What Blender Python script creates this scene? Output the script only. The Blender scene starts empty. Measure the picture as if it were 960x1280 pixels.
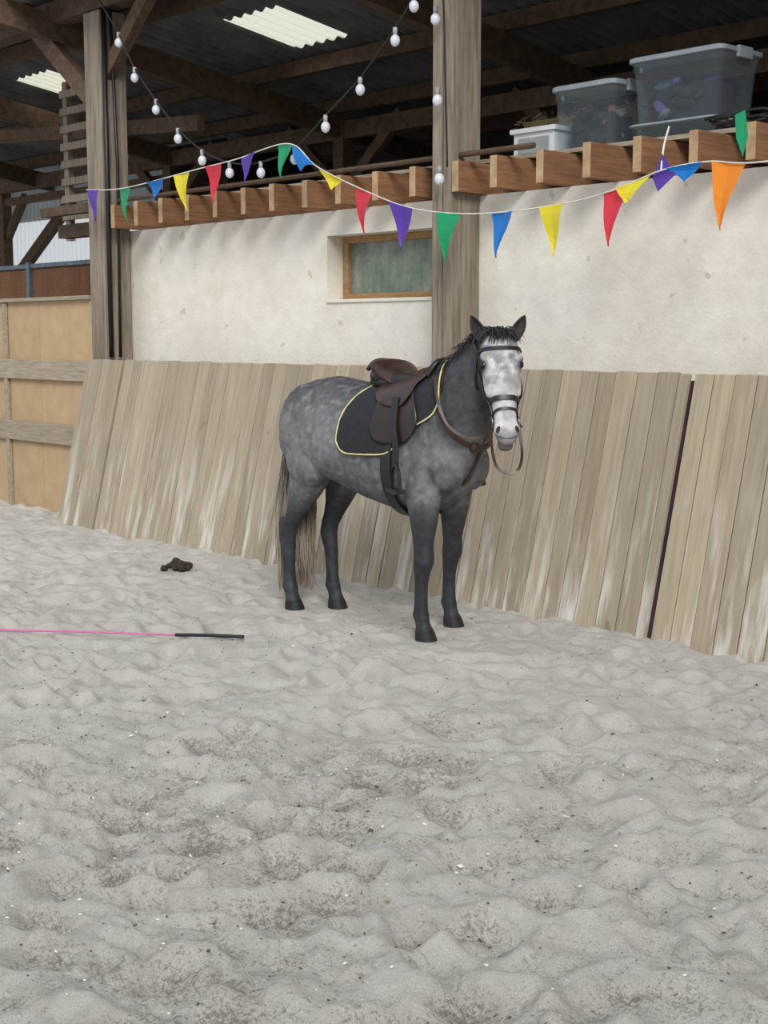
import bpy, bmesh, math, random
import numpy as np
from mathutils import Vector, Matrix, noise as mnoise
from mathutils.bvhtree import BVHTree
random.seed(7)
sc=bpy.context.scene
try:
    sc.view_settings.view_transform='Standard'; sc.view_settings.look='None'
except Exception as e: print(e)

# ------------------------------------------------------------------ helpers
def lin(c):
    o=[]
    for x in c:
        x=x/255.0
        o.append(x/12.92 if x<=.04045 else ((x+.055)/1.055)**2.4)
    return tuple(o)
def V(*a): return Vector(a)
class N:
    def __init__(s,name):
        s.m=bpy.data.materials.new(name); s.m.use_nodes=True
        s.nt=s.m.node_tree; s.b=s.nt.nodes['Principled BSDF']; s.out=s.nt.nodes['Material Output']
    def n(s,t): return s.nt.nodes.new(t)
    def l(s,a,b): s.nt.links.new(a,b)
    def coords(s,scale=(1,1,1),kind='Object'):
        tc=s.n('ShaderNodeTexCoord'); mp=s.n('ShaderNodeMapping'); mp.inputs['Scale'].default_value=scale
        s.l(tc.outputs[kind],mp.inputs['Vector']); return mp.outputs[0]
    def noise(s,vec,scale,detail=4,rough=.6):
        t=s.n('ShaderNodeTexNoise'); t.inputs['Scale'].default_value=scale; t.inputs['Detail'].default_value=detail; t.inputs['Roughness'].default_value=rough
        s.l(vec,t.inputs['Vector']); return t.outputs['Fac']
    def ramp(s,f,stops):
        r=s.n('ShaderNodeValToRGB'); e=r.color_ramp.elements
        while len(e)<len(stops): e.new(.5)
        for i,(p,c) in enumerate(stops):
            e[i].position=p; e[i].color=(c[0],c[1],c[2],1) if not isinstance(c,(int,float)) else (c,c,c,1)
        s.l(f,r.inputs[0]); return r.outputs[0]
    def mix(s,f,a,b,mode='MIX'):
        m=s.n('ShaderNodeMix'); m.data_type='RGBA'; m.blend_type=mode
        for sock,v in ((m.inputs[0],f),(m.inputs[6],a),(m.inputs[7],b)):
            if isinstance(v,(int,float)): sock.default_value=v
            elif isinstance(v,tuple): sock.default_value=(v[0],v[1],v[2],1)
            else: s.l(v,sock)
        return m.outputs[2]
    def math(s,op,a,b=0.5,clamp=False):
        m=s.n('ShaderNodeMath'); m.operation=op; m.use_clamp=clamp
        for i,v in enumerate((a,b)):
            if isinstance(v,(int,float)): m.inputs[i].default_value=v
            else: s.l(v,m.inputs[i])
        return m.outputs[0]
    def bump(s,h,strength=.3,dist=.01):
        b=s.n('ShaderNodeBump'); b.inputs['Strength'].default_value=strength; b.inputs['Distance'].default_value=dist
        s.l(h,b.inputs['Height']); s.l(b.outputs[0],s.b.inputs['Normal'])
    def base(s,c):
        if isinstance(c,tuple): s.b.inputs['Base Color'].default_value=(c[0],c[1],c[2],1)
        else: s.l(c,s.b.inputs['Base Color'])
    def rough(s,r): s.b.inputs['Roughness'].default_value=r
def simple(name,c1,c2=None,scale=8,rough=.7,bump=.2,stretch=(1,1,1),metal=0,bd=.004):
    m=N(name); c1=lin(c1); c2=lin(c2) if c2 else tuple(x*.75 for x in c1)
    f=m.noise(m.coords(stretch),scale); m.base(m.ramp(f,[(.3,c2),(.7,c1)])); m.rough(rough)
    m.b.inputs['Metallic'].default_value=metal
    if bump: m.bump(f,bump,bd)
    return m.m

class MB:
    def __init__(s): s.v=[]; s.f=[]; s.mi=[]; s.col=[]
    def add(s,vs,fs,mi=0,col=None):
        o=len(s.v); s.v+= [tuple(v) for v in vs]; s.f+=[tuple(i+o for i in f) for f in fs]; s.mi+=[mi]*len(fs)
        s.col+= [col if col is not None else (1,1,1)]*len(vs)
    def box(s,x0,x1,y0,y1,z0,z1,mi=0,col=None):
        vs=[(x,y,z) for x in(x0,x1) for y in(y0,y1) for z in(z0,z1)]
        s.add(vs,[(0,1,3,2),(4,6,7,5),(0,4,5,1),(2,3,7,6),(0,2,6,4),(1,5,7,3)],mi,col)
    def beam(s,p,q,w,h,mi=0,col=None,up=(0,0,1)):
        p=Vector(p);q=Vector(q);d=(q-p).normalized();u=Vector(up)
        sd=d.cross(u)
        if sd.length<1e-3: sd=d.cross(Vector((1,0,0)))
        sd.normalize();u=sd.cross(d).normalized()
        vs=[c+sd*a*w/2+u*b*h/2 for c in(p,q) for a in(-1,1) for b in(-1,1)]
        s.add(vs,[(0,1,3,2),(4,6,7,5),(0,4,5,1),(2,3,7,6),(0,2,6,4),(1,5,7,3)],mi,col)
    def tube(s,pts,r,n=6,mi=0,col=None,closed=False):
        pts=[Vector(p) for p in pts]; L=len(pts); rs=r if isinstance(r,(list,tuple)) else [r]*L
        u=None; vs=[]
        for i,p in enumerate(pts):
            if closed: t=(pts[(i+1)%L]-pts[i-1])
            else: t=pts[min(i+1,L-1)]-pts[max(i-1,0)]
            t.normalize()
            if u is None: u=t.orthogonal().normalized()
            u=(u-t*u.dot(t)).normalized(); w=t.cross(u)
            for k in range(n):
                a=2*math.pi*k/n; vs.append(p+(u*math.cos(a)+w*math.sin(a))*rs[i])
        fs=[]
        for i in range(L if closed else L-1):
            j=(i+1)%L
            for k in range(n): fs.append((i*n+k,i*n+(k+1)%n,j*n+(k+1)%n,j*n+k))
        if not closed: fs.append(tuple(range(n))[::-1]); fs.append(tuple((L-1)*n+k for k in range(n)))
        s.add(vs,fs,mi,col)
    def loft(s,rings,mi=0,col=None,caps=True):
        n=len(rings[0]); vs=[p for r in rings for p in r]; fs=[]
        for i in range(len(rings)-1):
            for k in range(n): fs.append((i*n+k,i*n+(k+1)%n,(i+1)*n+(k+1)%n,(i+1)*n+k))
        if caps: fs.append(tuple(range(n))[::-1]); fs.append(tuple((len(rings)-1)*n+k for k in range(n)))
        s.add(vs,fs,mi,col)
    def ell(s,c,r,ax=None,mi=0,col=None,nu=16,nv=10,jit=0):
        c=Vector(c); ax=ax or (V(1,0,0),V(0,1,0),V(0,0,1)); rings=[]
        for i in range(nv+1):
            th=math.pi*min(max(i/nv,.02),.98); ring=[]
            for k in range(nu):
                ph=2*math.pi*k/nu; j=1+ (random.uniform(-jit,jit) if jit else 0)
                ring.append(c+(ax[0]*(math.sin(th)*math.cos(ph)*r[0])+ax[1]*(math.sin(th)*math.sin(ph)*r[1])+ax[2]*(-math.cos(th)*r[2]))*j)
            rings.append(ring)
        s.loft(rings,mi,col)
    def obj(s,name,mats,parent=None,smooth=False,bevel=0,loc=None,colattr=False,fixn=True):
        me=bpy.data.meshes.new(name); me.from_pydata(s.v,[],s.f)
        for m in (mats if isinstance(mats,(list,tuple)) else [mats]): me.materials.append(m)
        me.polygons.foreach_set('material_index',s.mi)
        if colattr:
            a=me.color_attributes.new('Col','FLOAT_COLOR','POINT')
            a.data.foreach_set('color',[x for c in s.col for x in (c[0],c[1],c[2],1)])
        if fixn:
            bm=bmesh.new(); bm.from_mesh(me); bmesh.ops.recalc_face_normals(bm,faces=bm.faces); bm.to_mesh(me); bm.free()
        if smooth: me.polygons.foreach_set('use_smooth',[True]*len(me.polygons))
        o=bpy.data.objects.new(name,me); sc.collection.objects.link(o)
        if parent: o.parent=parent
        if loc: o.location=loc
        if bevel:
            b=o.modifiers.new('bev','BEVEL'); b.width=bevel; b.segments=2; b.limit_method='ANGLE'
        return o
def empty(name,loc=(0,0,0)):
    e=bpy.data.objects.new(name,None); e.location=loc; e.empty_display_size=.1; sc.collection.objects.link(e); return e
def crom(pts,sub=8,closed=False):
    pts=[Vector(p) for p in pts]; n=len(pts); out=[]
    for i in range(n if closed else n-1):
        if closed: p0,p1,p2,p3=pts[i-1],pts[i],pts[(i+1)%n],pts[(i+2)%n]
        else: p0,p1,p2,p3=pts[max(i-1,0)],pts[i],pts[i+1],pts[min(i+2,n-1)]
        for k in range(sub):
            t=k/sub
            out.append(.5*((2*p1)+(p2-p0)*t+(2*p0-5*p1+4*p2-p3)*t*t+(3*p1-p0-3*p2+p3)*t**3))
    if not closed: out.append(pts[-1])
    return out
def sst(a,b,x):
    t=min(max((x-a)/(b-a),0),1); return t*t*(3-2*t)

# ------------------------------------------------------------------ camera
cd=bpy.data.cameras.new('camera'); cam=bpy.data.objects.new('camera',cd); sc.collection.objects.link(cam); sc.camera=cam
cd.sensor_fit='VERTICAL'; cd.sensor_height=36; cd.lens=1700/1280*36; cd.clip_end=200
cam.location=(0,0,1.6)
fw=Vector((-.730*.9918,.683*.9918,-.1284)); cam.rotation_euler=fw.to_track_quat('-Z','Y').to_euler()

# ------------------------------------------------------------------ world + sun
w=bpy.data.worlds.new('overcast_sky'); sc.world=w; w.use_nodes=True
nt=w.node_tree; bg=nt.nodes['Background']; tc=nt.nodes.new('ShaderNodeTexCoord'); sp=nt.nodes.new('ShaderNodeSeparateXYZ'); rp=nt.nodes.new('ShaderNodeValToRGB')
nt.links.new(tc.outputs['Generated'],sp.inputs[0]); nt.links.new(sp.outputs[2],rp.inputs[0]); nt.links.new(rp.outputs[0],bg.inputs[0])
rp.color_ramp.elements[0].position=0; rp.color_ramp.elements[0].color=(.86,.89,.92,1); rp.color_ramp.elements[1].position=.8; rp.color_ramp.elements[1].color=(.89,.94,1.0,1)
bg.inputs[1].default_value=.92
sd=bpy.data.lights.new('sun','SUN'); sd.energy=2.4; sd.angle=math.radians(22); sd.color=(1,.975,.94)
so=bpy.data.objects.new('sun',sd); sc.collection.objects.link(so)
so.rotation_euler=Vector((-.62,.46,-.50)).to_track_quat('-Z','Y').to_euler()

# ------------------------------------------------------------------ materials
def mat_sand():
    m=N('sand'); co=m.coords()
    med=m.noise(co,7,5,.7); fine=m.noise(co,75,6,.8); vf=m.noise(co,240,3,.6)
    base=m.ramp(med,[(.25,lin((204,199,190))),(.55,lin((223,219,212))),(.85,lin((236,233,228)))])
    base=m.mix(m.ramp(vf,[(.36,.0),(.62,.40)]),base,lin((166,158,146)))
    geo=m.n('ShaderNodeNewGeometry'); sep=m.n('ShaderNodeSeparateXYZ'); m.l(geo.outputs['Position'],sep.inputs[0])
    low=m.math('MULTIPLY',sep.outputs[2],-1.3)
    # bark litter is mixed into the open arena and fades out towards the riding track by the wall
    dist=m.math('ADD',m.math('MULTIPLY',sep.outputs[0],-.73),m.math('MULTIPLY',sep.outputs[1],.683))
    arena=m.n('ShaderNodeMapRange'); arena.inputs['From Min'].default_value=6.9; arena.inputs['From Max'].default_value=4.9; arena.inputs['To Min'].default_value=-.09; arena.inputs['To Max'].default_value=.062
    m.l(dist,arena.inputs[0])
    patch=m.noise(co,3.4,6,.75)
    s1=m.math('ADD',m.math('MULTIPLY',m.math('SUBTRACT',patch,.5),.50),arena.outputs[0])
    s2=m.math('ADD',s1,low)
    tcn=m.n('ShaderNodeTexCoord'); fl=None
    for sc_,rot in (((40,110,75),.6),((110,40,75),-.3)):
        st=m.n('ShaderNodeMapping'); st.inputs['Scale'].default_value=sc_; st.inputs['Rotation'].default_value=(0,0,rot)
        m.l(tcn.outputs['Object'],st.inputs['Vector']); q=m.noise(st.outputs[0],1.0,5,.85)
        fl=q if fl is None else m.math('MAXIMUM',fl,q)
    fleck=m.math('ADD',fl,s2)
    mask=m.ramp(fleck,[(.61,0.0),(.71,.85)])
    dark=m.mix(fine,lin((92,83,72)),lin((160,150,136)))
    c=m.mix(mask,base,dark)
    m.base(c); m.rough(.95); m.b.inputs['Specular IOR Level'].default_value=.12
    h=m.math('ADD',m.math('MULTIPLY',fine,.8),m.math('MULTIPLY',fl,.5)); m.bump(h,.9,.022)
    return m.m
def mat_plaster():
    m=N('plaster'); co=m.coords()
    a=m.noise(co,1.1,5,.6); b=m.noise(co,9,6,.7); c=m.noise(co,40,4,.6)
    base=m.ramp(a,[(.3,lin((222,216,203))),(.7,lin((240,235,224)))])
    base=m.mix(m.ramp(m.noise(co,2.3,6,.75),[(.54,0.0),(.78,.30)]),base,lin((190,180,160)))
    spots=m.ramp(m.noise(co,8,3,.5),[(.69,0.0),(.73,.5)])
    base=m.mix(spots,base,lin((172,156,128)))
    base=m.mix(m.ramp(b,[(.3,.22),(.6,0.0)]),base,lin((180,172,156)))
    m.base(base); m.rough(.9); m.bump(m.math('ADD',b,m.math('MULTIPLY',c,.5)),.4,.012); return m.m
def mat_board(name,ca,cb,dust=True,gs=(22,22,1.6),lo=.80,hi=1.08):
    m=N(name); at=m.n('ShaderNodeVertexColor'); at.layer_name='Col'
    sep=m.n('ShaderNodeSeparateColor'); m.l(at.outputs[0],sep.inputs[0])
    tcn=m.n('ShaderNodeTexCoord'); mp=m.n('ShaderNodeMapping'); mp.inputs['Scale'].default_value=gs
    off=m.n('ShaderNodeCombineXYZ'); m.l(m.math('MULTIPLY',sep.outputs[1],37.),off.inputs[2])
    m.l(off.outputs[0],mp.inputs['Location']); m.l(tcn.outputs['Object'],mp.inputs['Vector'])
    g=m.noise(mp.outputs[0],2.2,6,.62)
    base=m.ramp(g,[(.25,lin(cb)),(.62,lin(ca))])
    base=m.mix(1.0,base,m.ramp(sep.outputs[0],[(0,lo),(1,hi)]),'MULTIPLY')
    if dust:
        base=m.mix(m.math('MULTIPLY',sep.outputs[2],.35),base,lin((150,142,128)))
        geo=m.n('ShaderNodeNewGeometry'); sz=m.n('ShaderNodeSeparateXYZ'); m.l(geo.outputs['Position'],sz.inputs[0])
        mr=m.n('ShaderNodeMapRange'); mr.inputs['From Min'].default_value=.95; mr.inputs['From Max'].default_value=.05; m.l(sz.outputs[2],mr.inputs[0])
        mp2=m.n('ShaderNodeMapping'); mp2.inputs['Scale'].default_value=(9,.6,1.0); m.l(tcn.outputs['Object'],mp2.inputs['Vector']); m.l(off.outputs[0],mp2.inputs['Location'])
        d=m.math('MULTIPLY',m.ramp(m.noise(mp2.outputs[0],1.6,4,.6),[(.50,0.0),(.66,.9)]),mr.outputs[0])
        base=m.mix(d,base,lin((212,208,201)))
        kn=m.noise(m.coords((3,3,1.5)),3.3,2,.4); base=m.mix(m.ramp(kn,[(.74,0.0),(.80,.5)]),base,lin((95,80,62)))
        st=m.n('ShaderNodeMapping'); st.inputs['Scale'].default_value=(20,.5,.8); m.l(tcn.outputs['Object'],st.inputs['Vector']); m.l(off.outputs[0],st.inputs['Location'])
        base=m.mix(m.ramp(m.noise(st.outputs[0],1.5,5,.6),[(.52,0.0),(.75,.30)]),base,lin((120,108,90)))
    m.base(base); m.rough(.85); m.bump(g,.35,.006); return m.m
M_sand=mat_sand(); M_pl=mat_plaster()
M_board=mat_board('weathered_board',(180,166,142),(154,140,117),True,(20,1,1.2),.70,1.06)
M_ply=mat_board('tan_plywood',(184,158,124),(170,144,110),False,(3,3,3),.92,1.04)
M_grey=mat_board('grey_plank',(168,156,137),(130,118,101),False,(2,20,20))
M_post=mat_board('old_post',(150,138,122),(98,87,75),False,(18,18,1.3))
M_joist=mat_board('joist_timber',(146,104,72),(104,72,50),False,(24,2,24))
M_beam=mat_board('dark_timber',(100,79,60),(58,45,35),False,(6,6,6))
M_joistend=simple('joist_end',(190,164,128),(156,126,92),14,.8,.2)
M_sheet=simple('fibre_cement_sheet',(122,122,122),(84,86,88),3,.85,.2)
M_black=simple('black_plastic',(24,24,26),(16,16,18),20,.45,.05)
M_dark=simple('dark_timber_cladding',(60,50,41),(36,30,25),4,.9,.2)
M_joint=simple('joint_strip',(62,34,50),(30,22,30),6,.8,0)  # dark purple-brown strip colour for the gaps between kickboard panels
def mat_trans(name,c,tr,tpc=(1,1,1)):
    m=N(name); m.base(lin(c)); m.rough(.4)
    t=m.n('ShaderNodeBsdfTranslucent'); t.inputs[0].default_value=(*lin(c),1)
    tp=m.n('ShaderNodeBsdfTransparent'); tp.inputs[0].default_value=(*tpc,1)
    mx=m.n('ShaderNodeMixShader'); mx.inputs[0].default_value=.85; m.l(m.b.outputs[0],mx.inputs[1]); m.l(t.outputs[0],mx.inputs[2])
    mx2=m.n('ShaderNodeMixShader'); mx2.inputs[0].default_value=tr; m.l(mx.outputs[0],mx2.inputs[1]); m.l(tp.outputs[0],mx2.inputs[2])
    m.l(mx2.outputs[0],m.out.inputs[0]); return m.m
M_sky=mat_trans('translucent_sheet',(255,250,226),.45,(1,.98,.88))
M_poly=mat_trans('clear_wall_sheet',(225,235,238),.60)
def bcol(): return (random.random(),random.random(),random.random())

# ------------------------------------------------------------------ sand floor
def vnoise(x,y,seed):
    rs=np.random.RandomState(seed); T=rs.rand(256,256)
    xi=np.floor(x).astype(int); yi=np.floor(y).astype(int); fx=x-xi; fy=y-yi
    fx=fx*fx*fx*(fx*(fx*6-15)+10); fy=fy*fy*fy*(fy*(fy*6-15)+10)
    a=T[xi%256,yi%256]; b=T[(xi+1)%256,yi%256]; c=T[xi%256,(yi+1)%256]; d=T[(xi+1)%256,(yi+1)%256]
    return (a*(1-fx)+b*fx)*(1-fy)+(c*(1-fx)+d*fx)*fy-.5
hoofs_w=[(-6.11,4.99),(-5.96,5.20),(-4.985,4.96),(-5.135,5.34)]
def make_floor():
    xs=np.concatenate([np.arange(-30,-12.4,.6),np.arange(-12.4,-6,.024),np.arange(-6,.6,.015),np.arange(.6,6,.6)])
    ys=np.concatenate([np.arange(-6,-.1,.5),np.arange(-.1,6.7,.016),np.arange(6.7,14.5,.6)])
    X,Y=np.meshgrid(xs,ys,indexing='ij')
    ca,sa=math.cos(.5),math.sin(.5); U=X*ca+Y*sa; W_=-X*sa+Y*ca
    wx=vnoise(U*1.7,W_*1.7,1)*.4+vnoise(U*5,W_*5,21)*.12; wy=vnoise(U*1.7+9,W_*1.7,2)*.4+vnoise(U*5,W_*5,22)*.12
    H=.035*vnoise(U*1.1,W_*1.1,3)
    def soft(v): return 1-2*np.sqrt(v*v+.006)
    H+=.052*(soft(vnoise((U+wx)*2.9,(W_+wy)*3.6,4))-.55)
    H+=.040*(soft(vnoise((U+wx)*6.2,(W_+wy)*7.0,5))-.5)
    H+=.010*(soft(vnoise((U+wx)*13,(W_+wy)*14,9))-.5)
    H+=.020*vnoise(U*10,W_*10,6)+.014*vnoise(U*22,W_*22,7)+.010*vnoise(U*43,W_*43,8)
    rs=np.random.RandomState(5)
    for _ in range(1100):
        cx=rs.uniform(-12.3,.4); cy=rs.uniform(0,6.2); rad=rs.uniform(.05,.11); dp=rs.uniform(.015,.045)
        i0,i1=np.searchsorted(xs,[cx-.35,cx+.35]); j0,j1=np.searchsorted(ys,[cy-.35,cy+.35])
        el=rs.uniform(.7,1.3); d=np.sqrt(((X[i0:i1,j0:j1]-cx)*el)**2+((Y[i0:i1,j0:j1]-cy)/el)**2)/rad
        H[i0:i1,j0:j1]+= -dp*np.exp(-d**3)+dp*.45*np.exp(-((d-1.45)/.45)**2)
    H*=1.0-.38*np.clip((Y-4.0)/1.4,0,1)
    H-=H.mean()
    for hx,hy in hoofs_w:
        d=np.sqrt((X-hx)**2+(Y-hy)**2); wgt=np.clip(1.6-d/.11,0,1); wgt=wgt*wgt*(3-2*wgt); H=H*(1-wgt)+.008*wgt
    d=np.sqrt((X+7.73)**2+(Y-5.28)**2); wgt=np.clip(1.8-d/.14,0,1); H*=1-wgt
    wx0,wy0,wx1,wy1=-8.3,2.14,-5.63,4.265; L2=(wx1-wx0)**2+(wy1-wy0)**2
    tt=np.clip(((X-wx0)*(wx1-wx0)+(Y-wy0)*(wy1-wy0))/L2,0,1); d=np.sqrt((X-wx0-tt*(wx1-wx0))**2+(Y-wy0-tt*(wy1-wy0))**2)
    wgt=np.clip(2.1-d/.08,0,1); H=np.where(H>.008,H*(1-wgt)+.008*wgt,H)
    n,m=X.shape
    co=np.stack([X,Y,H],-1).reshape(-1,3)
    idx=np.arange(n*m).reshape(n,m); f=np.stack([idx[:-1,:-1],idx[1:,:-1],idx[1:,1:],idx[:-1,1:]],-1).reshape(-1,4)
    me=bpy.data.meshes.new('floor'); me.vertices.add(n*m); me.vertices.foreach_set('co',co.ravel())
    me.loops.add(f.size); me.loops.foreach_set('vertex_index',f.ravel().astype(np.int32))
    me.polygons.add(len(f)); me.polygons.foreach_set('loop_start',np.arange(0,f.size,4,dtype=np.int32)); me.polygons.foreach_set('loop_total',np.full(len(f),4,dtype=np.int32))
    me.update(); me.validate(); me.polygons.foreach_set('use_smooth',[True]*len(me.polygons)); me.materials.append(M_sand)
    o=bpy.data.objects.new('floor',me); sc.collection.objects.link(o)
    def hz(x,y):
        i=min(max(np.searchsorted(xs,x),0),n-1); j=min(max(np.searchsorted(ys,y),0),m-1); return float(H[i,j])
    return hz
hz=make_floor()
mb=MB(); rs=random.Random(3)
for i in range(7500):
    x=rs.uniform(-8,.2); y=rs.uniform(1.2,5.7)
    if rs.random()<.6 and y>3.4: continue
    if any((x-a)**2+(y-b)**2<.02 for a,b in hoofs_w): continue
    z=hz(x,y); s=rs.uniform(.002,.008)*(1.8 if rs.random()<.06 else 1); a=rs.uniform(0,6.3); e=rs.uniform(.35,1)
    ax=V(math.cos(a),math.sin(a),rs.uniform(-.3,.3)).normalized(); ay=ax.cross(V(0,0,1)).normalized()
    k=rs.random(); mi=0 if k<.55 else (1 if k<.78 else 2)
    c=V(x,y,z+s*.2); p=[c+ax*s,c+ay*s*e,c-ax*s*.9,c-ay*s*e*.8,c+V(0,0,s*.5),c-V(0,0,s*.4)]
    mb.add(p,[(0,1,4),(1,2,4),(2,3,4),(3,0,4),(1,0,5),(2,1,5),(3,2,5),(0,3,5)],mi)
mb.obj('sand_debris',[simple('bark_chip',(96,82,66),(70,58,46),30,.9,0),simple('pale_chip',(232,228,220),(215,210,200),30,.9,0),simple('tan_chip',(160,146,122),(130,114,92),30,.9,0)])

# ------------------------------------------------------------------ rear wall with window opening
WY=6.58
mb=MB()
x0,x1=-10.3,3.0; wx0,wx1,wz0,wz1=-7.64,-6.48,1.85,2.32
mb.box(x0,wx0,WY,WY+.28,-.1,2.498); mb.box(wx1,x1,WY,WY+.28,-.1,2.498)
mb.box(wx0,wx1,WY,WY+.28,-.1,wz0); mb.box(wx0,wx1,WY,WY+.28,wz1,2.498)
mb.obj('wall_back',M_pl)
mb=MB(); mb.box(x0,x0+.2,WY+.285,11.8,-.1,2.498); mb.obj('wall_left',M_pl)
wn=empty('window_1',((wx0+wx1)/2,WY+.2,wz0))
def wbox(name,mat,bx,bev=.004,par=wn):
    mb=MB(); L=par.location
    for b in bx: mb.box(b[0]-L.x,b[1]-L.x,b[2]-L.y,b[3]-L.y,b[4]-L.z,b[5]-L.z,0,bcol())
    return mb.obj(name,mat,par,bevel=bev,colattr=True)
fy0,fy1=WY+.15,WY+.22
M_frame=mat_board('window_oak',(184,146,102),(150,112,72),False,(6,6,12))
wbox('frame',M_frame,[(wx0,wx1,fy0,fy1,wz0,wz0+.055),(wx0,wx1,fy0,fy1,wz1-.05,wz1),(wx0,wx0+.06,fy0,fy1,wz0+.055,wz1-.05),(wx1-.06,wx1,fy0,fy1,wz0+.055,wz1-.05),
   (wx0-.0,wx1,fy0-.03,fy0,wz0,wz0+.022)])
mg=N('blotchy_glass'); g1=mg.noise(mg.coords((6,1,4)),1,5,.7)
mg.base(mg.ramp(g1,[(.35,lin((84,98,86))),(.52,lin((114,126,112))),(.72,lin((146,154,140)))])); mg.rough(.2)  # blotchy grey-green tones painted into the pane's base colour
wbox('pane',mg.m,[(wx0+.05,wx1-.05,fy0+.03,fy0+.045,wz0+.05,wz1-.05)],0)
wbox('sill',M_pl,[(wx0+.002,wx1-.002,WY-.015,fy0-.03,wz0-.012,wz0+.012)],.005)

# ------------------------------------------------------------------ leaning kickboards
def kick(x0,x1,name,joints=()):
    mb=MB(); x=x0
    while x<x1-.05:
        wd=random.choice([.12,.135,.14,.15]); xe=min(x+wd,x1)
        if x1-xe<.06: xe=x1
        dy=random.uniform(-.005,.005); tz=1.40+random.uniform(-.005,.005); c=bcol(); g=.003
        yb,yt=5.875+dy,6.25+dy; th=.028
        vs=[(x+g,yb,-.12),(xe-g,yb,-.12),(xe-g,yt,tz),(x+g,yt,tz),(x+g,yb+th,-.12),(xe-g,yb+th,-.12),(xe-g,yt+th,tz-.004),(x+g,yt+th,tz-.004)]
        mb.add(vs,[(0,1,2,3),(5,4,7,6),(1,0,4,5),(3,2,6,7),(2,1,5,6),(0,3,7,4)],0,c)
        x=xe
    for z,y in ((.35,6.035),(1.2,6.24)):
        mb.box(x0,x1,y+.01,y+.04,z-.05,z+.03,0,(.1,.5,.2))
    for gx in joints:
        mb.add([(gx-.018,5.900,-.1),(gx+.018,5.900,-.1),(gx+.018,6.265,1.36),(gx-.018,6.265,1.36)],[(0,1,2,3)],1)
    return mb.obj(name,[M_board,M_joint],bevel=.002,colattr=True)
kick(-10.46,-9.885,'kickboard_panel'); kick(-9.855,-4.262,'kickboard_panel',(-9.87,-4.245)); kick(-4.23,2.95,'kickboard_panel')

# ------------------------------------------------------------------ posts
def post(x0,x1,y0,y1,name='timber_post',split=None):
    mb=MB()
    if split:
        mb.box(x0,split-.004,y0,y0+.16,-.1,4.30,0,(.75,.2,.1)); mb.box(split,x1,y0+.012,y1,-.1,4.30,0,(.35,.6,.1)); mb.box(x0+.01,split,y0+.16,y1,-.1,4.30,0,(.3,.6,.1))
    else: mb.box(x0,x1,y0,y1,-.1,4.30,0,(.4,.4,.1))
    return mb.obj(name,M_post,bevel=.008,colattr=True)
post(-6.285,-6.12,6.30,6.575,split=-6.20); post(-10.46,-10.22,6.30,6.56); post(-1.9,-1.66,6.30,6.56); post(-14.6,-14.35,6.4,6.65)
mb=MB(); mb.tube([(-10.19,6.33,1.42),(-10.19,6.33,4.3)],.022,8); mb.tube([(-10.13,6.38,1.42),(-10.12,6.39,3.0),(-10.15,6.37,4.3)],.014,8); mb.obj('cable_conduit',M_black,smooth=True)

# ------------------------------------------------------------------ loft joists + deck
mb=MB()
for i in range(-12,22):
    x=-5.787+.36*i
    if x<-10.15 or x>2.9: continue
    if i==-1: x=-6.112
    mb.box(x,x+.058,6.30+random.uniform(-.015,.015),9.2,2.50,2.70+random.uniform(-.01,0),0,bcol())
o=mb.obj('loft_joists',[M_joist,M_joistend],bevel=.003,colattr=True)
for p in o.data.polygons:
    if p.normal.y<-.9: p.material_index=1
mb=MB(); y=6.6
while y<9.2:
    mb.box(-10.0,2.95,y,y+.145,2.702,2.727,0,bcol()); y+=.15
mb.obj('loft_deck',M_grey,colattr=True)
mb=MB(); mb.box(-11.5,-10.47,6.60,6.72,2.50,2.62,0,bcol()); mb.box(-11.5,-10.47,6.42,6.5,2.68,2.76,0,bcol())
mb.tube([(-10.1,6.38,2.735),(-6.30,6.38,2.735)],.018,8,0,(.2,.2,.2)); mb.tube([(-6.11,6.38,2.735),(-5.5,6.38,2.735)],.018,8,0,(.2,.2,.2)); mb.obj('loft_rail',M_beam,colattr=True)

# ------------------------------------------------------------------ roof
def roofz(y): return 4.6-.15*(y-6.3)
xs=np.arange(-27,3.01,.03); ys=[5.8,7.1,7.60,8.25,8.42,9.6,12.2]
vv=[];ff=[];mi=[]
for x in xs:
    for y in ys: vv.append((x,y,roofz(y)+.022*math.cos(x*2*math.pi/.15)))
ny=len(ys)
for i in range(len(xs)-1):
    for j in range(ny-1):
        a=i*ny+j; ff.append((a,a+ny,a+ny+1,a+1)); xm=xs[i]; mm=0
        if (-10.25<xm<-9.50 and j in(2,3)) or (-14.15<xm<-13.35 and j==2) or (-16.2<xm<-15.8 and j==2): mm=1
        if -8.75<xm<-7.95 and j==0: mm=1
        mi.append(mm)
mb=MB(); mb.add(vv,ff); mb.mi=mi
mb.obj('ceiling',[M_sheet,M_sky],smooth=True,fixn=False)
mb=MB()
for y in (5.9,6.95,8.64,9.7,10.9,12.0):
    mb.box(-27,3,y-.04,y+.04,roofz(y)-.17,roofz(y)-.03,0,bcol())
for x in (-17.6,-14.3,-11.1,-7.8,-4.6,-1.4,1.8):
    mb.beam((x,5.8,roofz(5.8)-.30),(x,12.1,roofz(12.1)-.30),.10,.22,0,bcol())
mb.obj('roof_timbers',M_beam,colattr=True)
mb=MB()
mb.beam((-10.4,6.40,3.55),(-11.95,6.40,4.75),.09,.16,0,(.9,.3,.1)); mb.beam((-10.3,6.40,3.75),(-9.4,6.40,4.5),.09,.12,0,bcol())
mb.box(-27,3,6.33,6.5,4.32,4.5,0,bcol())
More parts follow.
